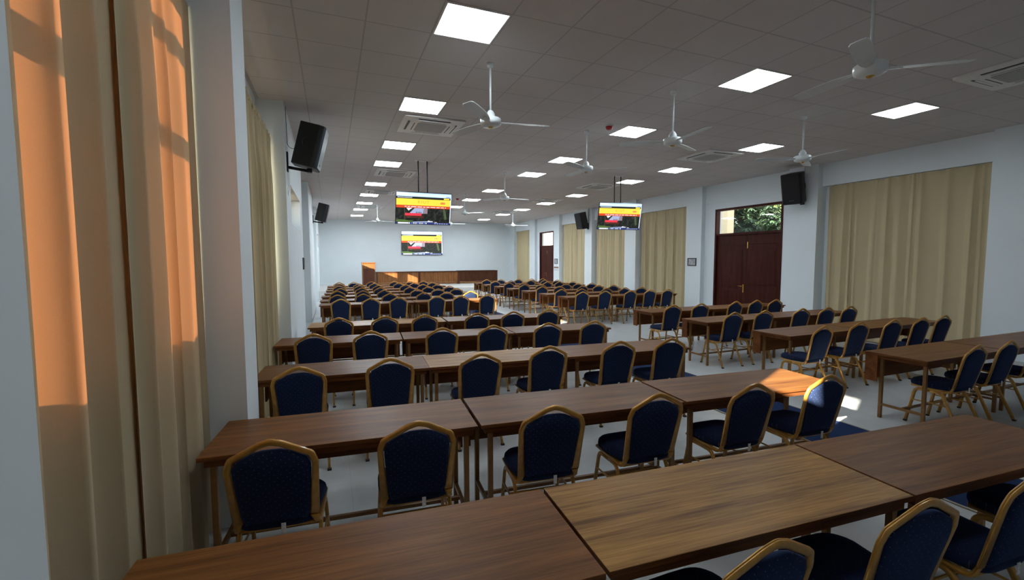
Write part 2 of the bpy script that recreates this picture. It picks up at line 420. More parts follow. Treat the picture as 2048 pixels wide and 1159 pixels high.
# right wall
COLS_R = [(YF, 4.23), (7.22, 7.95), (10.77, 11.42), (14.0, 14.68), (17.07, 17.66), (20.1, 20.7), (23.0, 23.75), (26.1, YB)]
D1 = (8.18, 10.38, 0.0, 3.28); D2 = (21.0, 22.68, 0.0, 3.26)
bm = bm_new()
for a, b in COLS_R: box(bm, (XR, a, 0), (XRW, b, CEIL))
box(bm, (XRW, YF, 0), (XRW + .15, 4.23, CEIL))
ZL = 3.50
for a, b in ((4.23, 7.22), (11.42, 14.0), (14.68, 17.07), (17.66, 20.1), (23.75, 26.1)):
    box(bm, (XRW, a, ZL), (XRW + .15, b, CEIL))
for a, b in ((7.22, 7.95), (10.77, 11.42), (14.0, 14.68), (17.07, 17.66), (20.1, 20.7), (23.0, 23.75), (26.1, YB)):
    box(bm, (XRW, a, 0), (XRW + .15, b, CEIL))
wall_rects(bm, XRW, XRW + .15, 7.95, 10.77, 0, CEIL, [D1]); wall_rects(bm, XRW, XRW + .15, 20.7, 23.0, 0, CEIL, [D2])
wall_rects(bm, XRW + .15, XRW + .25, YF, YB, 0, CEIL, [D1, D2])
struct('wall_right', bm, 'wall')
for k, (a, b) in enumerate(((7.95, 10.77), (20.7, 23.0))):
    bm = bm_new(); box(bm, (XRW - .03, a, 3.47), (XRW, b, 3.51)); struct('trim_%d' % (k + 1), bm, 'wall')
bm = bm_new()
for a, b in COLS_R: box(bm, (XR - .012, a, 0), (XR, b, 0.1))
struct('baseboard_right', bm, 'skirting')
bm = bm_new()
for a, b in ((YF, 1.18), (3.47, 3.95), (7.13, 10.85), (14.2, 17.7), (21.0, 24.6)): box(bm, (XL, a, 0), (XL + .012, b, 0.1))
struct('baseboard_left', bm, 'skirting')

# double doors in the right wall
def double_door(name, y0, y1, ztop, zt, zg):
    x = XRW + .02; fr = 0.06
    bm = bm_new()
    box(bm, (x - .03, y0, 0), (x + .11, y0 + fr, ztop)); box(bm, (x - .03, y1 - fr, 0), (x + .11, y1, ztop))
    box(bm, (x - .03, y0 + fr, ztop - fr), (x + .11, y1 - fr, ztop)); box(bm, (x - .02, y0 + fr, zt - .03), (x + .11, y1 - fr, zt + .03))
    d = struct(name, bm, 'door_wood')
    bm = bm_new(); box(bm, (x + .04, y0 + fr, zt + .03), (x + .046, y1 - fr, ztop - fr)); obj('transom_pane', bm, 'glass', d)
    mid = (y0 + y1) / 2
    for a, b in ((y0 + fr, mid - .003), (mid + .003, y1 - fr)):
        bm = bm_new()
        box(bm, (x + .03, a, 0.01), (x + .07, b, zg - .006), bev=.004)
        # raised field and mouldings
        w = b - a
        for za, zb in ((0.15, 0.95), (1.08, zg - .14)):
            box(bm, (x + .022, a + .13, za), (x + .03, b - .13, zb), bev=.003)
            box(bm, (x + .016, a + .17, za + .04), (x + .022, b - .17, zb - .04), bev=.003)
        lf = obj('door_leaf', bm, 'door_wood', d)
        bm = bm_new(); box(bm, (x + .03, a, zg), (x + .07, b, zt - .03), bev=.003); box(bm, (x + .055, a, zg - .03), (x + .085, b, zg + .03)); obj('upper_panel', bm, 'door_wood', d)
        for z in (0.45, 2.02):
            bm = bm_new(); yy = (a + .004) if a < mid - .1 else (b - .02)
            box(bm, (x + .018, yy, z), (x + .03, yy + .018, z + .12)); obj('hinge', bm, 'brass', lf)
        if a > mid:
            bm = bm_new()
            box(bm, (x + .012, a + .05, 0.86), (x + .03, a + .09, 1.09), bev=.003)
            sweep(bm, arc_path([(x + .015, a + .07, 1.04), (x - .035, a + .07, 1.04), (x - .035, a + .21, 1.045)], [.015]), circ(.009, 8))
            obj('door_handle', bm, 'brass', lf, smooth=False)
        else:
            bm = bm_new(); box(bm, (x + .016, b - .04, zg - .12), (x + .03, b - .015, zg + .06), bev=.002); obj('bolt', bm, 'brass', lf)
    return d
double_door('door_1', *D1[:2], D1[3], 2.52, 2.22)
double_door('door_2', *D2[:2], D2[3], 2.50, 2.22)

# stage
bm = bm_new(); box(bm, (XLW, 21.6, 0), (XR, YB, 0.41), bev=.006)
tag(obj('stage_platform', bm, 'stage'), 'low white tiled platform along the end wall under the long desks', 'stage', kind='structure')

# carpet runner
bm = bm_new()
box(bm, (4.27, -1.5, 0.001), (5.22, 21.2, 0.009)); box(bm, (4.25, -1.5, 0.001), (4.27, 21.2, 0.010), 1); box(bm, (5.22, -1.5, 0.001), (5.24, 21.2, 0.010), 1)
tag(obj('carpet_runner', bm, ['carpet', 'carpet_edge']), 'long navy blue carpet runner along the aisle between the two desk blocks', 'carpet')

# ------------------------------------------------------------------ tables
def make_table(L, top_mat, label, group):
    t = thing('desk', label, 'desk', group=group)
    h = L / 2; D = 0.30
    bm = bm_new(); box(bm, (-h, -D, .725), (h, D, .75), bev=.003)
    for f in bm.faces:
        if abs(f.normal.z) < .5: f.material_index = 1
    bm.normal_update()
    for f in bm.faces: f.material_index = 0 if abs(f.normal.z) > .8 else 1
    obj('tabletop', bm, [top_mat, 'wood_edge'], t)
    bm = bm_new()
    box(bm, (-h + .03, -D + .018, .685), (h - .03, -D + .04, .725)); box(bm, (-h + .03, D - .04, .685), (h - .03, D - .022, .725))
    box(bm, (-h + .03, -D + .04, .685), (-h + .05, D - .04, .725)); box(bm, (h - .05, -D + .04, .685), (h - .03, D - .04, .725))
    obj('apron', bm, 'wood_edge', t)
    bm = bm_new()
    pts = []
    box(bm, (-h + .012, D - .020, .42), (h - .012, D - .004, .724))
    box(bm, (-h + .012, D - .13, .42), (-h + .028, D - .020, .724)); box(bm, (h - .028, D - .13, .42), (h - .012, D - .020, .724))
    obj('modesty_panel', bm, 'panel_wood', t)
    for sx in (-1, 1):
        for y in (-D + .045, D - .15):
            bm = bm_new(); x = sx * (h - .07)
            box(bm, (x - .016, y - .016, 0), (x + .016, y + .016, .690), bev=.003); obj('leg', bm, 'table_leg', t)
        bm = bm_new(); x = sx * (h - .07); box(bm, (x - .012, -D + .06, .145), (x + .012, D - .165, .17)); obj('foot_rail', bm, 'table_leg', t)
    bm = bm_new(); box(bm, (-h + .082, -.065, .146), (h - .082, -.04, .169)); obj('stretcher', bm, 'table_leg', t)
    return t

PROTO = {}
def place_table(L, mat, cx, cy, rz, label, group):
    k = (L, mat)
    if k not in PROTO:
        t = make_table(L, mat, label, group); t.location = (cx, cy, 0); t.rotation_euler = (0, 0, rz); PROTO[k] = t
        t['label'] = label; t['group'] = group
        return t
    return dup(PROTO[k], (cx, cy, 0), rz, label, group)

# row: (block, x0, y at x0, x1, y at x1, lengths, materials)
ROWS = [
 ('left', -.70, 1.645, 4.03, 1.36, (1.57, 1.57, 1.57), 'rgr'),
 ('left', -.69, 3.14, 4.05, 2.78, (1.57, 1.57, 1.57), 'rrr'),
 ('left', -.67, 4.80, 4.02, 4.50, (1.57, 1.57, 1.57), 'rgr'),
 ('left', -.68, 6.53, 4.05, 6.19, (1.57, 1.57, 1.57), 'rrr'),
 ('left', -.36, 8.00, 4.06, 7.76, (2.2, 2.2), 'gr'),
 ('left', -.29, 11.60, 4.18, 11.56, (2.2, 2.2), 'rr'),
 ('left', -.30, 12.72, 4.15, 12.68, (2.2, 2.2), 'rr'),
 ('left', -.29, 14.05, 4.15, 14.0, (2.2, 2.2), 'rr'),
 ('left', -.23, 15.33, 4.18, 15.3, (2.2, 2.2), 'rr'),
 ('left', -.20, 16.7, 4.2, 16.68, (2.2, 2.2), 'rr'),
 ('left', -.17, 17.95, 4.23, 17.95, (2.2, 2.2), 'rr'),
 ('left', -.17, 19.2, 4.23, 19.15, (2.2, 2.2), 'rr'),
 ('right', 5.74, 2.98, 9.58, 2.98, (1.57, 2.2), 'rr'),
 ('right', 5.85, 4.58, 9.68, 4.62, (1.57, 2.2), 'rr'),
 ('right', 5.84, 6.05, 9.66, 6.05, (1.57, 2.2), 'rr'),
 ('right', 5.90, 7.54, 9.72, 7.54, (1.57, 2.2), 'rr'),
 ('right', 6.02, 11.22, 9.84, 11.18, (1.57, 2.2), 'rr'),
 ('right', 5.97, 12.38, 9.8, 12.35, (1.57, 2.2), 'rr'),
 ('right', 5.97, 13.78, 9.8, 13.7, (1.57, 2.2), 'rr'),
 ('right', 5.94, 15.1, 9.76, 15.05, (1.57, 2.2), 'rr'),
 ('right', 5.93, 16.42, 9.75, 16.4, (1.57, 2.2), 'rr'),
 ('right', 5.91, 17.8, 9.73, 17.75, (1.57, 2.2), 'rr'),
 ('right', 5.91, 19.1, 9.73, 19.05, (1.57, 2.2), 'rr'),
]
cnt = {'left': 0, 'right': 0}
ROWINFO = []
POS3 = ['left-end', 'middle', 'right-end']; POS2 = ['left', 'right']
for blk, x0, y0, x1, y1, Ls, ms in ROWS:
    k = cnt[blk]; cnt[blk] += 1
    rz = math.atan2(y1 - y0, x1 - x0); ux, uy = math.cos(rz), math.sin(rz)
    tot = sum(Ls); s = 0; gap = (math.hypot(x1 - x0, y1 - y0) - tot) / (len(Ls) - 1)
    gap = max(0.003, min(gap, 0.03))
    rowname = ('nearest' if k == 0 else ORD[k]) + ' row of the ' + blk + ' block'
    for i, (L, mc) in enumerate(zip(Ls, ms)):
        c = s + L / 2; s += L + gap
        pos = POS3[i] if len(Ls) == 3 else POS2[i]
        colr = 'golden-brown' if mc == 'g' else 'reddish-brown'
        lab = '%s wooden desk, %s one in the %s' % (colr, pos, rowname)
        place_table(L, {'r': 'wood_red', 'g': 'wood_gold'}[mc], x0 + ux * c, y0 + uy * c, rz + rnd.uniform(-.002, .002), lab, 'desks of the %s block' % blk)
    ROWINFO.append((blk, k, rz, rowname))

# ------------------------------------------------------------------ banquet chairs
def make_chair():
    t = thing('banquet_chair', '', 'chair')
    tube = []
    w, d = .0155, .0105
    for a, b in ((-1, -.45), (-.55, -1), (-.12, -1), (0, -.72), (.12, -1), (.55, -1), (1, -.45), (1, .45), (.55, 1), (.12, 1), (0, .72), (-.12, 1), (-.55, 1), (-1, .45)):
        tube.append((a * d, b * w))
    tube = [(a, b) for a, b in tube]
    # back frame: seat side rail, bend, upright, shoulder, pointed arch
    def bp(x, z): return (x, -.185 - (z - .45) * .225, z)
    half = [(-.195, .17, .425), (-.195, -.165, .408), bp(-.183, .47), bp(-.203, .785), bp(-.186, .838), bp(-.052, .910), bp(0, .925)]
    full = half + [(-p[0], p[1], p[2]) for p in reversed(half[:-1])]
    path = arc_path(full, [.07, .0, .05, .03, .05, .05, .05, .03, .05, .0, .07], seg=4)
    bm = bm_new(); sweep(bm, path, [(b * 1.0, a * 1.0) for a, b in tube], up=Vector((0, 0, 1)))
    obj('back_frame', bm, 'gold', t)
    # backrest pad
    outl = [(-.146, .455), (-.164, .50), (-.172, .62), (-.182, .75), (-.181, .785), (-.165, .824), (-.09, .866), (-.045, .879), (0, .880)]
    outl = outl + [(-x, z) for x, z in reversed(outl[:-1])]
    nrm = Vector((0, -1, -.225)).normalized()
    bm = bm_new(); rings = []
    cx0, cz0 = 0, .67
    for sc, off in ((0.0, .026), (.55, .025), (.88, .020), (.985, .010), (1, 0), (.985, -.012), (.88, -.028), (.55, -.036), (0.0, -.038)):
        if sc == 0: rings.append([bm.verts.new(Vector(bp(cx0, cz0)) + nrm * off)]); continue
        rings.append([bm.verts.new(Vector(bp(cx0 + (x - cx0) * sc, cz0 + (z - cz0) * sc)) + nrm * off) for x, z in outl])
    n = len(outl)
    for a, b in zip(rings, rings[1:]):
        for k in range(n):
            k2 = (k + 1) % n
            if len(a) == 1: bm.faces.new((a[0], b[k], b[k2]))
            elif len(b) == 1: bm.faces.new((a[k], a[k2], b[0]))
            else: bm.faces.new((a[k], a[k2], b[k2], b[k]))
    obj('backrest', bm, 'back_fabric', t, smooth=True)
    # seat cushion
    def seat_out(s):
        o = []
        for k in range(32):
            a = 2 * PI * k / 32; c, sn = math.cos(a), math.sin(a)
            e = 0.42
            x = math.copysign(abs(c) ** e, c); y = math.copysign(abs(sn) ** e, sn)
            wx = .213 if y > 0 else .200
            if y > .6: x *= 1 - .10 * (y - .6) / .4
            o.append((x * wx * s, .005 + y * .215 * s))
        return o
    bm = bm_new(); rings = []
    for sc, z in ((0, .425), (.9, .425), (.98, .432), (1.0, .452), (.985, .474), (.93, .488), (.75, .496), (.4, .500), (0, .501)):
        if sc == 0: rings.append([bm.verts.new((0, .005, z))]); continue
        rings.append([bm.verts.new((x, y, z)) for x, y in seat_out(sc)])
    n = 32
    for a, b in zip(rings, rings[1:]):
        for k in range(n):
            k2 = (k + 1) % n
            if len(a) == 1: bm.faces.new((a[0], b[k2], b[k]))
            elif len(b) == 1: bm.faces.new((a[k], a[k2], b[0]))
            else: bm.faces.new((a[k], a[k2], b[k2], b[k]))
    obj('seat', bm, 'seat_fabric', t, smooth=True)
    # seat frame hoop under the cushion
    bm = bm_new()
    sweep(bm, arc_path([(-.185, -.17, .415), (-.185, .195, .415), (.185, .195, .415), (.185, -.17, .415)], [.07, .07], 5), circ(.009, 8))
    sweep(bm, [(-.185, -.168, .415), (.185, -.168, .415)], circ(.009, 8))
    obj('seat_frame', bm, 'gold', t)
    lt = [(a * 1.0, b * 0.95) for a, b in tube]
    for sx in (-1, 1):
        for pts, r in (([(sx * .198, .0, .393), (sx * .198, .135, .393), (sx * .212, .205, .0)], .06), ([(sx * .198, .0, .393), (sx * .200, -.10, .393), (sx * .216, -.275, .0)], .085)):
            bm = bm_new(); sweep(bm, arc_path(pts, [r], 6), [(b, a) for a, b in lt], up=Vector((1, 0, 0)))
            lg = obj('leg', bm, 'gold', t)
            bm = bm_new(); e = Vector(pts[-1]); box(bm, (e.x - .017, e.y - .014, 0), (e.x + .017, e.y + .014, .018), bev=.003); obj('glide', bm, 'glide', lg)
        bm = bm_new(); sweep(bm, [(sx * .206, .158, .262), (sx * .207, -.158, .262)], circ(.007, 8)); obj('stretcher', bm, 'gold', t)
    bm = bm_new(); sweep(bm, [(-.206, .0, .262), (.206, .0, .262)], circ(.007, 8)); obj('stretcher', bm, 'gold', t)
    # cloth tag hanging at the lower back
    bm = bm_new(); c = Vector(bp(.035, .455)) + nrm * .034
    box(bm, (c.x - .011, c.y - .003, c.z - .045), (c.x + .011, c.y, c.z + .012)); obj('care_tag', bm, 'tag', t)
    return t
chair0 = make_chair(); used = [False]
def place_chair(x, y, rz, label, group):
    if not used[0]:
        used[0] = True; chair0.location = (x, y, 0); chair0.rotation_euler = (0, 0, rz); chair0['label'] = label; chair0['group'] = group; return chair0
    return dup(chair0, (x, y, 0), rz, label, group)

# measured positions of the top of each chair's back (x, y)
TOPS = [
 [(1.29, .96), (2.04, .92), (2.80, .88), (3.52, .86)],
 [(-.31, 2.47), (.42, 2.45), (1.24, 2.40), (2.0, 2.36), (2.8, 2.29), (3.54, 2.25)],
 [(-.28, 4.10), (.47, 4.14), (1.30, 4.03), (2.06, 4.10), (2.89, 4.05), (3.53, 3.98)],
 [(-.23, 5.87), (.43, 5.83), (1.32, 5.74), (2.01, 5.69), (2.80, 5.61), (3.50, 5.54)],
 [(.08, 7.35), (.76, 7.28), (1.38, 7.22), (2.22, 7.08), (2.86, 7.07), (3.56, 7.12)],
 [(.17, 10.79), (.82, 10.75), (1.45, 10.80), (2.35, 10.74), (2.93, 10.66), (3.65, 10.76)],
 [(.12, 12.08), (.74, 12.12), (1.40, 12.05), (2.29, 12.05), (2.89, 11.97), (3.59, 12.02)],
 [(.14, 13.5), (.81, 13.38), (1.41, 13.45), (2.34, 13.36), (2.97, 13.4), (3.54, 13.39)],
 [(.24, 14.7), (.86, 14.73), (1.41, 14.64), (2.33, 14.57), (2.92, 14.6), (3.63, 14.63)],
 [(.22, 16.1), (.87, 16.0), (1.48, 15.96), (2.40, 16.0), (3.0, 15.97), (3.49, 15.8)],
 [(.25, 17.3), (.91, 17.27), (1.47, 17.36), (2.34, 17.28), (2.91, 17.18), (3.60, 17.23)],
 [(.26, 18.6), (.79, 18.55), (1.46, 18.62), (2.33, 18.5), (2.95, 18.4), (3.46, 18.3)],
 [(6.17, 2.46), (6.85, 2.47), (7.70, 2.50)],
 [(6.06, 3.95), (6.90, 4.0), (7.62, 3.97), (8.28, 3.95), (8.91, 3.97)],
 [(6.21, 5.52), (6.90, 5.51), (7.79, 5.48), (8.38, 5.42), (8.95, 5.38)],
 [(6.12, 6.86), (6.81, 6.86), (7.81, 6.92), (8.44, 6.95), (8.96, 6.9)],
 [(6.30, 10.55), (7.02, 10.55), (7.81, 10.47), (8.51, 10.5), (9.10, 10.45)],
 [(6.24, 11.66), (6.90, 11.62), (7.77, 11.61), (8.44, 11.62), (9.07, 11.62)],
 [(6.31, 13.1), (6.92, 13.06), (7.78, 13.03), (8.36, 12.99), (8.92, 12.92)],
 [(6.25, 14.4), (6.87, 14.37), (7.84, 14.3), (8.32, 14.28), (8.90, 14.28)],
 [(6.18, 15.7), (6.75, 15.6), (7.78, 15.7), (8.28, 15.64), (8.84, 15.58)],
 [(6.12, 17.06), (6.80, 17.06), (7.70, 17.1), (8.36, 17.1), (8.88, 17.0)],
 [(6.22, 18.45), (6.87, 18.45), (7.67, 18.35), (8.31, 18.35), (8.86, 18.35)],
]
for (blk, k, rz, rowname), tops in zip(ROWINFO, TOPS):
    for i, (tx, ty) in enumerate(tops):
        a = rz * 0.8 + rnd.uniform(-.045, .045)
        off = .292
        x = tx - math.sin(a) * off; y = ty + math.cos(a) * off
        if blk == 'left' and k == 1 and i == 5: extra = 'partly sunlit '
        elif blk == 'left' and k == 6 and i == 5: extra = 'brightly sunlit '
        else: extra = ''
        lab = '%snavy gold-framed banquet chair, %s from left at %s' % (extra, ORD[i], rowname.replace('row of the ', '').replace(' block', '-block desk row'))
        place_chair(x, y, a, lab, 'banquet chairs of the %s block' % blk)

# ------------------------------------------------------------------ curtains
def curtain(name_label, x, y0, y1, z0, z1, side, mat, wave=.22, amp=.035, seed=0, group=None, cat='curtain'):
    """hanging pleated sheet parallel to Y; side +1: room lies towards +x"""
    r = random.Random(seed); W = y1 - y0
    ny = max(40, int(W / .012)); nz = 26
    ph = [r.uniform(0, 6.28) for _ in range(6)]
    # irregular fold phase
    def phase(u): return 2 * PI * (u * W / wave + .35 * math.sin(2 * PI * u * W / 1.1 + ph[0]) + .18 * math.sin(2 * PI * u * W / .47 + ph[1]))
    t = thing('curtain', name_label, cat, (0, 0, 0), 0, group)
    bm = bm_new(); grid = []
    for j in range(nz + 1):
        v = j / nz; z = z1 - (z1 - z0) * v
        row = []
        for i in range(ny + 1):
            u = i / ny
            p = phase(u)
            head = math.sin(p * 1.0) * .010 + math.sin(p * 2.0 + ph[2]) * .006
            body = amp * (math.sin(p + .25 * math.sin(3 * v + ph[3])) * (.75 + .25 * math.sin(2 * PI * u * 2.3 + ph[4])) + .28 * math.sin(p * .5 + ph[5]))
            k = min(1, max(0, (v - .015) / .22)); k = k * k * (3 - 2 * k)
            e_ = min(1, min(u, 1 - u) * W / .11); e_ = e_ * e_ * (3 - 2 * e_)
            xx = x + side * (head * (1 - k) + body * k) * e_
            yy = y0 + W * u + .010 * k * math.sin(p * 2 + 1.0) + .02 * v * math.sin(p * .37 + ph[2])
            zz = z
            if j == 0: zz += .010 * math.sin(p * 1.0 + 1) + .006 * math.sin(p * 2.1)
            row.append(bm.verts.new((xx, yy, zz)))
        grid.append(row)
    for a, b in zip(grid, grid[1:]):
        for i in range(ny):
            f = bm.faces.new((a[i], a[i + 1], b[i + 1], b[i])); f.smooth = True
    obj('cloth', bm, mat, t, recalc=False)
    # gathered heading tape
    bm = bm_new(); rowa, rowb = [], []
    for i in range(ny + 1):
        u = i / ny; p = phase(u)
        xx = x + side * (math.sin(p) * .010 + math.sin(p * 2 + ph[2]) * .006 + .004)
        yy = y0 + W * u
        rowa.append(bm.verts.new((xx + side * .003 * math.sin(p * 3), yy, z1 - .035))); rowb.append(bm.verts.new((xx, yy, z1 - .075)))
    for i in range(ny): f = bm.faces.new((rowa[i], rowa[i + 1], rowb[i + 1], rowb[i])); f.smooth = True
    obj('heading_tape', bm, mat, t, recalc=False)
    return t

CL = 'curtains along the left wall'; CR = 'curtains along the right wall'
curtain('large sun-glowing khaki curtain panel nearest the camera beside the white pier edge', -.795, 1.04, 2.48, .02, 3.44, 1, 'curtain_sun', wave=.36, amp=.052, seed=3, group=CL)
curtain('sun-glowing khaki curtain panel ending at the first full white pier', -.783, 2.34, 3.45, .02, 3.44, 1, 'curtain_sun', wave=.27, amp=.042, seed=5, group=CL)
curtain('khaki curtain panel on the left wall just behind the first white pier', -.73, 4.02, 5.55, .02, 3.50, 1, 'curtain', wave=.17, amp=.035, seed=8, group=CL)
curtain('khaki curtain panel on the left wall below the nearest wall speaker', -.73, 5.50, 7.08, .02, 3.50, 1, 'curtain', wave=.17, amp=.035, seed=9, group=CL)
RB = [(4.30, 7.09, 'the nearest window'), (11.52, 13.93, 'the window just left of the framed notice'), (14.78, 17.0, 'the window behind the hanging screen'), (17.78, 20.04, 'the window under the far wall speaker'), (23.85, 26.06, 'the last window by the end wall')]
for k, (a, b, w) in enumerate(RB):
    m = (a + b) / 2 + (.35 if k == 0 else .05)
    curtain('khaki curtain right panel covering %s on the right' % w if k else 'wide khaki right curtain panel over the nearest window on the right', XRW + .045, a, m + .02, .02, ZL - .01, -1, 'curtain', wave=.27, amp=.036, seed=20 + k, group=CR)
    curtain('khaki curtain left panel covering %s on the right' % w if k else 'wide khaki left curtain panel over the nearest window beside the double door', XRW + .055, m, b, .02, ZL - .01, -1, 'curtain', wave=.24, amp=.036, seed=40 + k, group=CR)
bm = bm_new()
for a, b in ((4.24, 7.21), (11.43, 13.99), (14.69, 17.06), (17.67, 20.09), (23.76, 26.09)): box(bm, (XRW + .085, a, ZL - .03), (XRW + .1, b, ZL))
struct('trim_3', bm, 'rail')
bm = bm_new()
box(bm, (XLW, 1.19, 3.40), (XLW + .12, 3.46, 3.43)); box(bm, (XLW, 3.96, 3.46), (XLW + .12, 7.12, 3.49))
struct('trim_4', bm, 'rail')

# ------------------------------------------------------------------ ceiling: lights, cassettes, fans, detectors
def make_light(lm='panel_light'):
    t = thing('ceiling_light', '', 'ceiling light', group='square ceiling light panels')
    bm = bm_new(); a, b = .296, .281
    for lo, hi in (((-a, -a, -.010), (a, -b, 0)), ((-a, b, -.010), (a, a, 0)), ((-a, -b, -.010), (-b, b, 0)), ((b, -b, -.010), (a, b, 0))): box(bm, lo, hi)
    obj('frame', bm, 'white_plastic', t)
    bm = bm_new(); box(bm, (-b, -b, -.007), (b, b, -.001)); obj('diffuser', bm, lm, t)
    return t
light0 = make_light(); light1 = make_light('panel_light_bright')
LY = [4.2, 6.62, 9.04, 10.86, 13.88, 16.30, 18.72, 21.14, 24.17]
first = True
for r, x in enumerate((1.27, 4.91, 7.99)):
    for k, y in enumerate([1.78] + LY):
        if k == 0 and r: continue
        lab = 'lit square ceiling light above the camera end of the left row' if k == 0 else 'lit square white ceiling light, %s in the %s row' % ('nearest' if k == 1 else ORD[k - 1] + ' from camera', ['left', 'middle', 'right'][r])
        if first: light0.location = (x, y, CEIL); light0['label'] = lab; first = False
        elif r == 0 and k == 6: light1.location = (x, y, CEIL); light1['label'] = lab
        else: dup(light1 if k >= 6 else light0, (x, y, CEIL), 0, lab)

def rrect(a, r, n=5, b=None):
    b = b or a; o = []
    for cx, cy, s in ((a - r, b - r, 0), (-a + r, b - r, 1), (-a + r, -b + r, 2), (a - r, -b + r, 3)):
        for k in range(n + 1):
            an = PI / 2 * (s + k / n); o.append((cx + r * math.cos(an), cy + r * math.sin(an)))
    return o
def make_cassette():
    t = thing('ceiling_air_conditioner', '', 'air conditioner', group='ceiling air conditioners')
    bm = bm_new()
    poly_prism(bm, [Vector((x, y, -.028)) for x, y in rrect(.475, .02)], Vector((0, 0, .028)))
    obj('face_plate', bm, 'white_plastic', t)
    bm = bm_new(); outer = rrect(.37, .12, 8); inner = rrect(.345, .10, 8)
    o1 = [bm.verts.new((x, y, -.029)) for x, y in outer]; i1 = [bm.verts.new((x, y, -.042)) for x, y in inner]
    n = len(outer)
    for k in range(n): bm.faces.new((o1[k], o1[(k + 1) % n], i1[(k + 1) % n], i1[k]))
    bm.faces.new(i1)
    obj('centre_cover', bm, 'white_plastic', t)
    bm = bm_new(); poly_prism(bm, [Vector((x, y, -.046)) for x, y in rrect(.235, .05)], Vector((0, 0, .004))); obj('intake_grille', bm, 'grille_grey', t)
    for k in range(4):
        Mx = Matrix.Rotation(k * PI / 2, 4, 'Z')
        bm = bm_new(); box(bm, (-.25, .352, -.034), (.25, .392, -.0285), mat=Mx); v = obj('air_outlet', bm, 'vent_dark', t)
        bm = bm_new(); box(bm, (-.24, .33, -.048), (.24, .362, -.042), mat=Mx); obj('louvre', bm, 'white_plastic', v)
        bm = bm_new(); box(bm, (-.2, .275, -.0435), (.2, .29, -.0415), mat=Mx); obj('groove', bm, 'vent_dark', t)
    return t
ac0 = make_cassette(); first = True
for r, x in enumerate((1.57, 7.58)):
    for k, y in enumerate((2.78, 7.53, 11.9, 15.4, 19.85)):
        if r == 0 and k == 0: continue
        n_ = k if r == 0 else k + 1
        lab = 'white square cassette air conditioner in the ceiling, %s on the %s side' % ('nearest' if n_ == 1 else ORD[n_ - 1] + ' from camera', ['left', 'right'][r])
        if first: ac0.location = (x, y, CEIL); ac0['label'] = lab; first = False
        else: dup(ac0, (x, y, CEIL), 0, lab)

def make_fan():
    t = thing('ceiling_fan', '', 'ceiling fan', group='white ceiling fans')
    bm = bm_new(); lathe(bm, [(.018, -.05), (.034, -.04), (.042, -.006), (.042, 0)], n=20); obj('canopy', bm, 'white_metal', t)
    bm = bm_new(); lathe(bm, [(.0115, -.56), (.0115, -.03)], n=12); obj('downrod', bm, 'white_metal', t)
    bm = bm_new(); lathe(bm, [(.03, -.700), (.085, -.692), (.112, -.675), (.118, -.655), (.118, -.615), (.105, -.605), (.052, -.595), (.05, -.56), (.03, -.525), (.018, -.515)], n=28); obj('motor_housing', bm, 'white_metal', t)
    bm = bm_new(); lathe(bm, [(0, -.715), (.02, -.712), (.032, -.700), (.034, -.690)], n=16); obj('hub_cap', bm, 'brass', t)
    for k in range(3):
        a = 2 * PI * k / 3; bm = bm_new()
        prof = [(.10, -.028), (.16, -.045), (.30, -.066), (.55, -.066), (.65, -.060), (.685, -.045), (.69, 0), (.685, .045), (.65, .060), (.55, .066), (.30, .066), (.16, .045), (.10, .028)]
        Mx = Matrix.Rotation(a, 4, 'Z') @ Matrix.Translation((0, 0, -.648)) @ Matrix.Rotation(math.radians(11), 4, 'X')
        poly_prism(bm, [Mx @ Vector((x, y, -.0025)) for x, y in prof], (Mx.to_3x3() @ Vector((0, 0, .005))))
        bl = obj('blade', bm, 'white_metal', t)
        bm = bm_new(); box(bm, (.09, -.02, -.010), (.22, .02, -.003), mat=Mx); obj('blade_iron', bm, 'white_metal', bl)
    return t
fan0 = make_fan(); first = True
FANS = [(1.72, 4.93, 231, 'white three-blade ceiling fan beside the nearest left air conditioner'),
 (4.15, 2.44, 204, 'largest white ceiling fan near the top right, closest to the camera'),
 (4.24, 4.85, 265, 'white ceiling fan just right of the middle row second light panel'),
 (6.85, 4.93, 270, 'white ceiling fan above the nearest right-hand wall speaker'),
 (4.13, 6.85, 210, 'white ceiling fan whose blade crosses the middle row third light panel'),
 (4.15, 10.85, 245, 'white ceiling fan between the hanging screens beside the middle row fifth light'),
 (4.25, 14.9, 200, 'small white ceiling fan right of the left hanging screen'),
 (1.80, 19.2, 250, 'small white ceiling fan left of the left hanging screen'),
 (4.9, 19.6, 220, 'farthest white ceiling fan just past the right edge of the left hanging screen'),
 (7.9, 19.6, 215, 'far white ceiling fan near the end wall and right-hand curtains')]
for x, y, a, lab in FANS:
    if first: fan0.location = (x, y, CEIL); fan0.rotation_euler = (0, 0, math.radians(a)); fan0['label'] = lab; first = False
    else: dup(fan0, (x, y, CEIL), math.radians(a), lab)

def make_alarm():
    t = thing('smoke_detector', '', 'smoke detector', group='red ceiling detectors')
    bm = bm_new(); lathe(bm, [(.062, -.018), (.066, 0)], n=20); obj('base', bm, 'white_plastic', t)
    bm = bm_new(); lathe(bm, [(0, -.075), (.03, -.072), (.052, -.055), (.058, -.03), (.058, -.018)], n=20); obj('dome', bm, 'red', t)
    return t
al0 = make_alarm(); al0.location = (4.32, 6.45, CEIL); al0['label'] = 'red dome detector on the ceiling beside the second middle-row light panel'
dup(al0, (4.3, 16.0, CEIL), 0, 'tiny red detector on the ceiling just right of the left hanging screen')

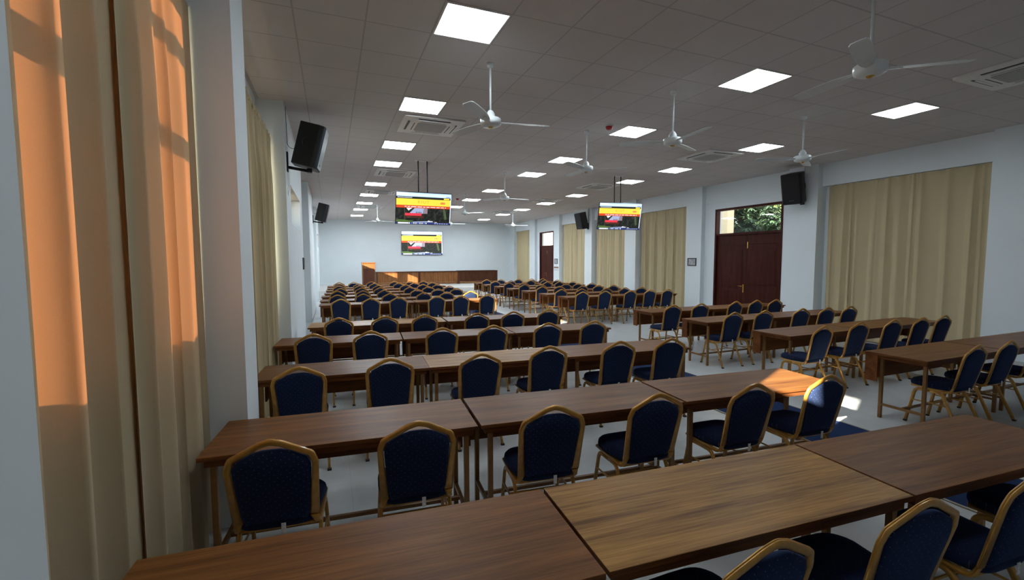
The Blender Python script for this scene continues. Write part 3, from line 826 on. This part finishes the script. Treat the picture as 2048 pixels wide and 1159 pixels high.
# ------------------------------------------------------------------ screens
TVM = {}
def tv_mats(k, s):
    def e(n, c, st=1.0): TVM[(k, n)] = emissive('screen_%s_%s' % (n, k), c, s * st)
    e('sky', (.50, .68, .95)); e('pale', (.68, .76, .95)); e('black', (.01, .012, .012)); e('yellow', (.80, .60, .055)); e('red', (.55, .055, .012))
    e('white', (.8, .8, .85)); e('roof', (.30, .35, .52)); e('banner', (.72, .035, .06)); e('brown', (.06, .018, .01)); e('green', (.07, .13, .03)); e('navy', (.02, .03, .14))
    e('treedark', (.008, .011, .008)); e('treelight', (.06, .085, .04)); e('blue', (.12, .25, .7)); e('text', (.55, .30, .03)); e('facade', (.22, .17, .2))
    m = TVM[(k, 'treedark')]; N = m.node_tree.nodes; L = m.node_tree.links; p = N['Principled BSDF']
    tc = N.new('ShaderNodeTexCoord'); n = N.new('ShaderNodeTexNoise'); n.inputs['Scale'].default_value = 14; n.inputs['Detail'].default_value = 8; n.inputs['Roughness'].default_value = .75
    L.new(tc.outputs['Object'], n.inputs['Vector']); r = N.new('ShaderNodeValToRGB')
    r.color_ramp.elements[0].position = .48; r.color_ramp.elements[0].color = (.004, .006, .005, 1); r.color_ramp.elements[1].position = .78; r.color_ramp.elements[1].color = (.085, .09, .07, 1)
    L.new(n.outputs['Fac'], r.inputs['Fac']); L.new(r.outputs['Color'], p.inputs['Emission Color'])
tv_mats('hang', 1.0); tv_mats('wall', 1.9)
SLOTS = ['sky', 'pale', 'black', 'yellow', 'red', 'white', 'roof', 'banner', 'brown', 'green', 'navy', 'treedark', 'treelight', 'blue', 'text', 'facade']

def make_tv(name, label, W, Hh, key, matrix, rods=None, dark=(.01, .012, .03)):
    t = thing(name, label, 'television', group='television screens')
    t.matrix_world = matrix
    bm = bm_new(); b = .012
    box(bm, (-W / 2 - b, 0, -Hh / 2 - b), (W / 2 + b, .045, Hh / 2 + b), bev=.004)
    obj('casing', bm, 'black_plastic', t)
    bm = bm_new(); lay = [0]
    def q(u0, v0, u1, v1, m, pts=None):
        """u 0..1 left-right, v 0..1 top-down, facing -y"""
        lay[0] += 1; y = -.001 - lay[0] * .00006
        ps = pts or [(u0, v0), (u1, v0), (u1, v1), (u0, v1)]
        vs = [bm.verts.new(((u - .5) * W, y, (.5 - v) * Hh)) for u, v in ps]
        f = bm.faces.new(list(reversed(vs))); f.material_index = SLOTS.index(m)
    q(0, 0, 1, 1, 'treedark')
    q(0, 0, 1, .125, 'sky'); q(0, .01, .22, .055, 'pale'); q(0, .055, 1, .085, 'pale'); q(.25, .085, 1, .12, 'sky'); q(.9, .09, .97, .115, 'blue')
    q(0, .125, 1, .195, 'black'); q(.02, .150, .28, .166, 'pale'); q(.86, .14, .965, .185, 'yellow')
    q(0, .195, 1, .40, 'yellow'); q(.80, .275, .885, .335, 'banner')
    for i in range(5): q(.806 + i * .0155, .295, .816 + i * .0155, .315, 'yellow')
    q(0, .40, 1, .485, 'red')
    x = .15
    for wv in (.035, .04, .10, .085, .04, .06, .09, .065, .06, .02):
        q(x, .435, x + wv, .455, 'white'); x += wv + .018
    q(0, 0, 0, 0, 'white', [(.18, .485), (.29, .485), (.25, .53), (.22, .575), (.20, .53)])
    q(0, 0, 0, 0, 'roof', [(.33, .485), (.50, .485), (.475, .66), (.235, .66)])
    q(0, 0, 0, 0, 'facade', [(.50, .485), (.565, .485), (.565, .66), (.475, .66)])
    for i in range(5): q(0, 0, 0, 0, 'treedark', [(.355 + i * .022, .585), (.365 + i * .022, .63), (.362 + i * .022, .66), (.352 + i * .022, .66)])
    q(.158, .65, .455, .73, 'banner'); q(.17, .68, .40, .70, 'white') if False else None
    q(.16, .73, .50, .80, 'brown'); q(.145, .485, .152, .90, 'treelight')
    q(0, 0, 0, 0, 'green', [(0, .87), (.12, .865), (.30, .90), (.30, .935), (0, .935)])
    q(0, 0, 0, 0, 'roof', [(.30, .925), (.55, .90), (.70, .935), (.30, .945)])
    for u, v in ((.20, .775), (.23, .765), (.58, .88), (.62, .895), (.86, .62), (.88, .70), (.87, .77), (.90, .80)):
        q(u, v, u + .03, v + .018, 'white' if v > .85 else 'treelight')
    q(0, 0, 0, 0, 'treelight', [(.85, .49), (.885, .49), (.91, .60), (.93, .80), (.90, .85), (.87, .70)])
    q(.57, .90, .67, .915, 'white'); q(.70, .925, .75, .94, 'white')
    q(0, .945, 1, 1, 'navy'); q(.035, .95, .25, .995, 'white'); q(.225, .955, .235, .985, 'navy')
    for i in range(8): q(.275 + i * .037, .955, .297 + i * .037, .99, 'white' if i % 3 else 'blue')
    for i in range(6): q(.70 + i * .045, .968, .73 + i * .045, .98, 'pale')
    q(.985, .125, 1, .945, 'pale')
    so = obj('screen', bm, [TVM[(key, s)] for s in SLOTS], t, recalc=False)
    # faint site name on the yellow band
    cu = bpy.data.curves.new('site_name', 'FONT'); cu.body = 'KIUT'; cu.size = .098 * Hh / .72; cu.space_character = 1.35; cu.align_x = 'CENTER'; cu.resolution_u = 2
    to = bpy.data.objects.new('site_name_tmp', cu); C.objects.link(to)
    bpy.context.view_layer.update()
    me = bpy.data.meshes.new_from_object(to.evaluated_get(bpy.context.evaluated_depsgraph_get()))
    bpy.data.objects.remove(to)
    me.transform(Matrix.Translation(((.485 - .5) * W, -.006, (.5 - .335) * Hh)) @ Matrix.Rotation(PI / 2, 4, 'X'))
    me.materials.clear(); me.materials.append(TVM[(key, 'text')])
    lo = bpy.data.objects.new('lettering', me); C.objects.link(lo); lo.parent = so
    # rear bracket / drop rods
    bm = bm_new(); box(bm, (-.22, .045, -.16), (.22, .085, .16), bev=.01); obj('rear_cover', bm, 'black_plastic', t)
    if rods:
        inv = matrix.inverted()
        for p in rods:
            bm = bm_new(); sweep(bm, [inv @ Vector((p[0], p[1], CEIL)), inv @ Vector((p[0], p[1], p[2]))], circ(.013, 10), up=Vector((0, 1, 0))); obj('drop_rod', bm, 'black_steel', t)
        bm = bm_new(); a = Vector(rods[0]); c = Vector(rods[1]); m_ = (a + c) / 2
        box(bm, (m_.x - .16, m_.y - .05, CEIL - .008), (m_.x + .16, m_.y + .05, CEIL - .001), mat=inv); obj('ceiling_plate', bm, 'white_plastic', t)
    return t
def tvm(x, y, z, tilt, yaw): return Matrix.Translation((x, y, z)) @ Matrix.Rotation(yaw, 4, 'Z') @ Matrix.Rotation(tilt, 4, 'X')
m1 = tvm(1.96, 10.17, H + 1.115, math.radians(14), math.radians(1.5))
make_tv('television', 'hanging flat screen on the left, dropped on two black rods from the ceiling', 1.225, .69, 'hang', m1, [(1.86, 10.26, H + 1.35), (2.06, 10.26, H + 1.35)])
m2 = tvm(7.18, 10.17, H + 1.115, math.radians(12), math.radians(-7))
make_tv('television', 'hanging flat screen on the right, dropped on two black rods from the ceiling', 1.225, .69, 'hang', m2, [(7.06, 10.26, H + 1.35), (7.26, 10.26, H + 1.35)])
make_tv('television', 'large flat screen mounted on the white end wall above the long desks', 2.38, 1.34, 'wall', tvm(5.0, YB - .087, H + .92, 0, 0))

# ------------------------------------------------------------------ wall speakers
def make_speaker(label, side, yc, zc, yaw_deg, xwall, xoff=.31, tilt=14, gm='speaker_front', k=1.0):
    """side +1: on the left wall facing +x; -1: on the right wall facing -x"""
    t = thing('wall_speaker', label, 'speaker', (xwall, yc, H + zc), 0, 'black wall speakers')
    # cabinet in own frame: front +Y', width X', height Z'
    plan = [(-.13, -.17), (.13, -.17), (.20, .10), (.19, .16), (.16, .185), (-.16, .185), (-.19, .16), (-.20, .10)]
    R = Matrix.Translation((side * xoff, 0, .30)) @ Matrix.Rotation((-PI / 2 if side > 0 else PI / 2) + math.radians(yaw_deg), 4, 'Z') @ Matrix.Rotation(math.radians(-tilt), 4, 'X') @ Matrix.Diagonal((k, k, k, 1))
    bm = bm_new(); poly_prism(bm, [R @ Vector((x, y, -.31)) for x, y in plan], R.to_3x3() @ Vector((0, 0, .62)))
    es = bm.edges[:]; bmesh.ops.bevel(bm, geom=es, offset=.008, segments=1, affect='EDGES')
    cab = obj('cabinet', bm, 'speaker_body', t)
    bm = bm_new(); g = [(-.165, .188), (.165, .188), (.192, .163), (.198, .12), (-.198, .12), (-.192, .163)]
    poly_prism(bm, [R @ Vector((x * .985, y + .004, -.29)) for x, y in g], R.to_3x3() @ Vector((0, 0, .58)))
    obj('grille', bm, gm, cab)
    bm = bm_new(); box(bm, (-.045, .190, -.24), (.045, .196, -.222), mat=R); obj('badge', bm, 'vent_dark', cab)
    for sx in (-1, 1):
        bm = bm_new(); pts = []
        for k in range(17):
            a = 2 * PI * k / 16; pts.append(R @ Vector((sx * .166, -.035 + .045 * math.cos(a), .02 + .07 * math.sin(a))))
        sweep(bm, pts, circ(.008, 6)); obj('handle_recess', bm, 'black_plastic', cab)
    bm = bm_new(); box(bm, (side * .0, -.05, -.08) if side > 0 else (-.022, -.05, -.08), (.022, .05, .20) if side > 0 else (0, .05, .20), bev=.003); obj('wall_plate', bm, 'black_steel', t)
    bm = bm_new(); sweep(bm, [(side * .015, 0, -.015), (side * .30, 0, -.055)], circ(.022, 10)); 
    box(bm, (side * .30 - .035, -.04, -.075), (side * .30 + .035, .04, -.022))
    sweep(bm, [(side * .30, 0, -.03), (side * .305, 0, .03)], circ(.018, 10))
    obj('bracket_arm', bm, 'black_steel', t)
    bm = bm_new(); top = CEIL - (H + zc) - .002
    sweep(bm, arc_path([(side * .008, -.03, top), (side * .012, -.02, .52), (side * .015, 0, .30), (side * .07, 0, .25), (side * .15, 0, .27)], [.1, .1, .05], 4), circ(.004, 6)); obj('cable', bm, 'cable', t)
    return t
make_speaker('nearest black wall speaker on the left pier, tilted down toward the room', 1, 7.40, 1.35, -6, XL, gm='speaker_grille_lit')
make_speaker('farther black wall speaker on the left wall above the distant desks', 1, 17.35, 1.33, -4, XL)
make_speaker('nearest black wall speaker on the right column beside the double door', -1, 7.58, 1.36, 14, XR, xoff=.29, k=1.15)
make_speaker('farther black wall speaker on the right column beside the hanging screen', -1, 17.36, 1.36, 8, XR, xoff=.33, k=1.12)

# ------------------------------------------------------------------ small wall items
def frame(label, x, side, y0, y1, z0, z1):
    t = thing('picture_frame', label, 'frame', (x, (y0 + y1) / 2, (z0 + z1) / 2), 0, 'small framed notices')
    w, h = (y1 - y0) / 2, (z1 - z0) / 2; d = side * .022; b = .028
    lo, hi = min(0, d), max(0, d); bm = bm_new()
    box(bm, (lo, -w, -h), (hi, -w + b, h)); box(bm, (lo, w - b, -h), (hi, w, h)); box(bm, (lo, -w + b, -h), (hi, w - b, -h + b)); box(bm, (lo, -w + b, h - b), (hi, w - b, h))
    obj('moulding', bm, 'black_plastic', t)
    bm = bm_new(); d2 = side * .012; box(bm, (min(0, d2), -w + b, -h + b), (max(0, d2), w - b, h - b)); obj('print', bm, 'paper', t)
frame('small black framed notice on the white column left of the near double door', XR, -1, 10.94, 11.30, H - .24, H + .005)
frame('small black framed notice beside the far double door above the name plates', XR, -1, 20.24, 20.58, H - .27, H - .01)
frame('small black frame on the left wall seen edge on near the far desks', XL, 1, 10.45, 10.80, H - .22, H + .03)
for nm, mt, za, zb, lab in (('name_plate', 'sign_brown', 1.335, 1.42, 'brown plate on the white column under the far framed notice'), ('name_plate', 'sign_grey', 1.235, 1.275, 'thin grey plate on the white column under the brown plate')):
    t = thing(nm, lab, 'sign', (XR, 20.4, (za + zb) / 2), 0, 'plates by the far door')
    bm = bm_new(); box(bm, (-.012, -.24, -(zb - za) / 2), (0, .24, (zb - za) / 2), bev=.002); obj('plate', bm, mt, t)
    bm = bm_new()
    for sy in (-.22, .22):
        box(bm, (-.015, sy - .006, -.006), (-.012, sy + .006, .006))
    obj('screws', bm, 'brass', t)
t = thing('socket', 'small white wall socket on the left wall under the nearest speaker', 'socket', (XL, 7.42, 2.82), 0)
bm = bm_new(); box(bm, (0, -.04, -.05), (.012, .04, .05), bev=.003); obj('plate', bm, 'white_plastic', t)
bm = bm_new(); box(bm, (.012, -.012, -.02), (.017, .012, .02)); obj('rocker', bm, 'white_plastic', t)

# ------------------------------------------------------------------ stage furniture
SZ = 0.41
def head_desk(label, x0, x1, y, ht, mat, dark):
    t = thing('head_desk', label, 'desk', ((x0 + x1) / 2, y, SZ), 0, 'long desks on the platform')
    h = (x1 - x0) / 2 - .004
    bm = bm_new(); box(bm, (-h, -.33, ht - .045), (h, .33, ht), bev=.004); obj('desktop', bm, 'stage_wood_dark', t)
    bm = bm_new(); box(bm, (-h + .05, -.30, .12), (h - .05, -.275, ht - .045)); obj('front_panel', bm, mat, t)
    for s in (-1, 1):
        bm = bm_new(); xx = s * (h - .03); box(bm, (xx - .03, -.31, 0), (xx + .03, .31, ht - .045), bev=.003); obj('end_panel', bm, dark, t)
    bm = bm_new(); box(bm, (-h + .05, -.29, .03), (h - .05, -.27, .115)); obj('kick_board', bm, 'stage_wood', t)
    return t
head_desk('long wooden desk on the platform next to the lectern, partly sunlit', 2.22, 4.50, 25.3, .72, 'stage_wood', 'stage_wood_dark')
head_desk('long wooden desk on the platform, middle of three', 4.50, 6.74, 25.3, .72, 'stage_wood', 'stage_wood_dark')
head_desk('long dark wooden desk on the platform, farthest from the lectern', 6.74, 9.10, 25.3, .74, 'stage_wood_dark', 'stage_wood_dark')
t = thing('lectern', 'tall wooden lectern with sunlit top band on the platform', 'lectern', (1.84, 25.25, SZ))
bm = bm_new(); box(bm, (-.33, -.24, 0), (-.28, .24, 1.20), bev=.004); obj('side_panel', bm, 'stage_wood', t)
bm = bm_new(); box(bm, (.28, -.24, 0), (.33, .24, 1.20), bev=.004); obj('side_panel', bm, 'stage_wood', t)
bm = bm_new(); box(bm, (-.28, -.23, .90), (.28, -.20, 1.20)); obj('upper_panel', bm, 'stage_wood', t)
bm = bm_new(); box(bm, (-.28, -.22, .03), (.28, -.19, .90)); box(bm, (-.28, -.235, .88), (.28, -.2, .915)); obj('front_panel', bm, 'podium_dark', t)
bm = bm_new(); box(bm, (-.35, -.26, 1.20), (.35, .26, 1.235), bev=.004); obj('lectern_top', bm, 'stage_wood', t)

# ------------------------------------------------------------------ outside (seen through the door transoms)
bm = bm_new(); box(bm, (-40, -30, -.35), (60, 60, -.3)); struct('ground', bm, 'ground')
bm = bm_new(); box(bm, (12.55, 11.6, -.3), (12.85, 11.9, 4.4), bev=.01); box(bm, (12.5, 11.55, -.3), (12.9, 11.95, .1), bev=.01)
tag(obj('porch_pillar', bm, 'pillar'), 'cream painted pillar outside, seen through the near door transom', 'pillar')
def tree(label, loc, h, n, rad, mat, seed, leaf=.22):
    r = random.Random(seed)
    t = thing('tree', label, 'tree', loc)
    bm = bm_new(); sweep(bm, [(0, 0, 0), (.05, .03, h * .4), (-.04, .1, h * .75), (.0, .1, h)], circ(.13, 10), up=Vector((0, 1, 0)))
    for k in range(5):
        a = r.uniform(0, 6.28); sweep(bm, [(0, .05, h * .5), (math.cos(a) * rad * .4, math.sin(a) * rad * .4, h * .72), (math.cos(a) * rad * .75, math.sin(a) * rad * .75, h * .85)], circ(.045, 7), up=Vector((0, 1, 0)))
    obj('trunk', bm, 'bark', t)
    bm = bm_new()
    for c in range(n):
        # clusters of drooping lance-shaped leaves
        th = r.uniform(0, 6.28); ph = math.acos(r.uniform(-1, 1)); q = rad * r.uniform(.35, 1) 
        o = Vector((q * math.sin(ph) * math.cos(th), q * math.sin(ph) * math.sin(th), h * .86 + q * .75 * math.cos(ph)))
        for k in range(9):
            a = 2 * PI * k / 9 + r.uniform(-.3, .3); dz = r.uniform(-.55, .15)
            d = Vector((math.cos(a), math.sin(a), dz)).normalized(); s = d.cross(Vector((0, 0, 1))).normalized() * leaf * .13
            L_ = leaf * r.uniform(.7, 1.2)
            v = [bm.verts.new(o), bm.verts.new(o + d * L_ * .4 + s), bm.verts.new(o + d * L_ + Vector((0, 0, -.04))), bm.verts.new(o + d * L_ * .4 - s)]
            bm.faces.new(v)
    obj('foliage', bm, mat, t, recalc=False)
tree('dark green mango tree outside, seen through the near door transom', (14.6, 12.7, -.3), 4.0, 900, 1.6, 'leaf', 2, leaf=.30)
tree('paler sunlit tree outside at the right end of the near transom', (19.6, 14.4, -.3), 4.9, 900, 2.5, 'leaf_light', 4, leaf=.26)
bm = bm_new(); box(bm, (19.0, 30, -.3), (19.3, 50, 3.25)); box(bm, (18.9, 29.9, 3.25), (19.4, 50.1, 3.35))
tag(obj('neighbouring_building', bm, 'pale_render'), 'pale neighbouring building outside the far door transom', 'building')

# ------------------------------------------------------------------ light, world, camera
w = bpy.data.worlds.new('sky'); bpy.context.scene.world = w; w.use_nodes = True
N = w.node_tree.nodes; bg = N['Background']; bg.inputs['Color'].default_value = (.82, .92, 1.0, 1); bg.inputs['Strength'].default_value = 2.2
sun = bpy.data.lights.new('sun', 'SUN'); sun.energy = 42; sun.angle = math.radians(.6); sun.color = (1, .90, .75)
so = bpy.data.objects.new('sun', sun); C.objects.link(so)
d = Vector((1, .48, -.42)).normalized(); so.rotation_euler = d.to_track_quat('-Z', 'Y').to_euler(); so.location = (-10, 0, 8)

cam = bpy.data.cameras.new('camera'); cam.sensor_width = 36; cam.sensor_fit = 'HORIZONTAL'; cam.lens = 899.78 / 2048 * 36; cam.clip_start = .05; cam.clip_end = 300
co = bpy.data.objects.new('camera', cam); C.objects.link(co)
yaw, pit, rol = math.radians(21.839), math.radians(3.988), math.radians(.129)
f = Vector((math.sin(yaw) * math.cos(pit), math.cos(yaw) * math.cos(pit), -math.sin(pit)))
r0 = Vector((math.cos(yaw), -math.sin(yaw), 0)); d0 = f.cross(r0)
rr = r0 * math.cos(rol) + d0 * math.sin(rol); dd = -r0 * math.sin(rol) + d0 * math.cos(rol)
mw = Matrix(((rr.x, -dd.x, -f.x, 0), (rr.y, -dd.y, -f.y, 0), (rr.z, -dd.z, -f.z, H), (0, 0, 0, 1)))
co.matrix_world = mw
bpy.context.scene.camera = co
sc = bpy.context.scene
sc.view_settings.view_transform = 'Standard'; sc.view_settings.look = 'None'; sc.view_settings.exposure = 0.42; sc.view_settings.gamma = 1.0
sc.cycles.use_denoising = True
sc.cycles.max_bounces = 10; sc.cycles.diffuse_bounces = 6; sc.cycles.transparent_max_bounces = 12
sc.cycles.sample_clamp_indirect = 6.0
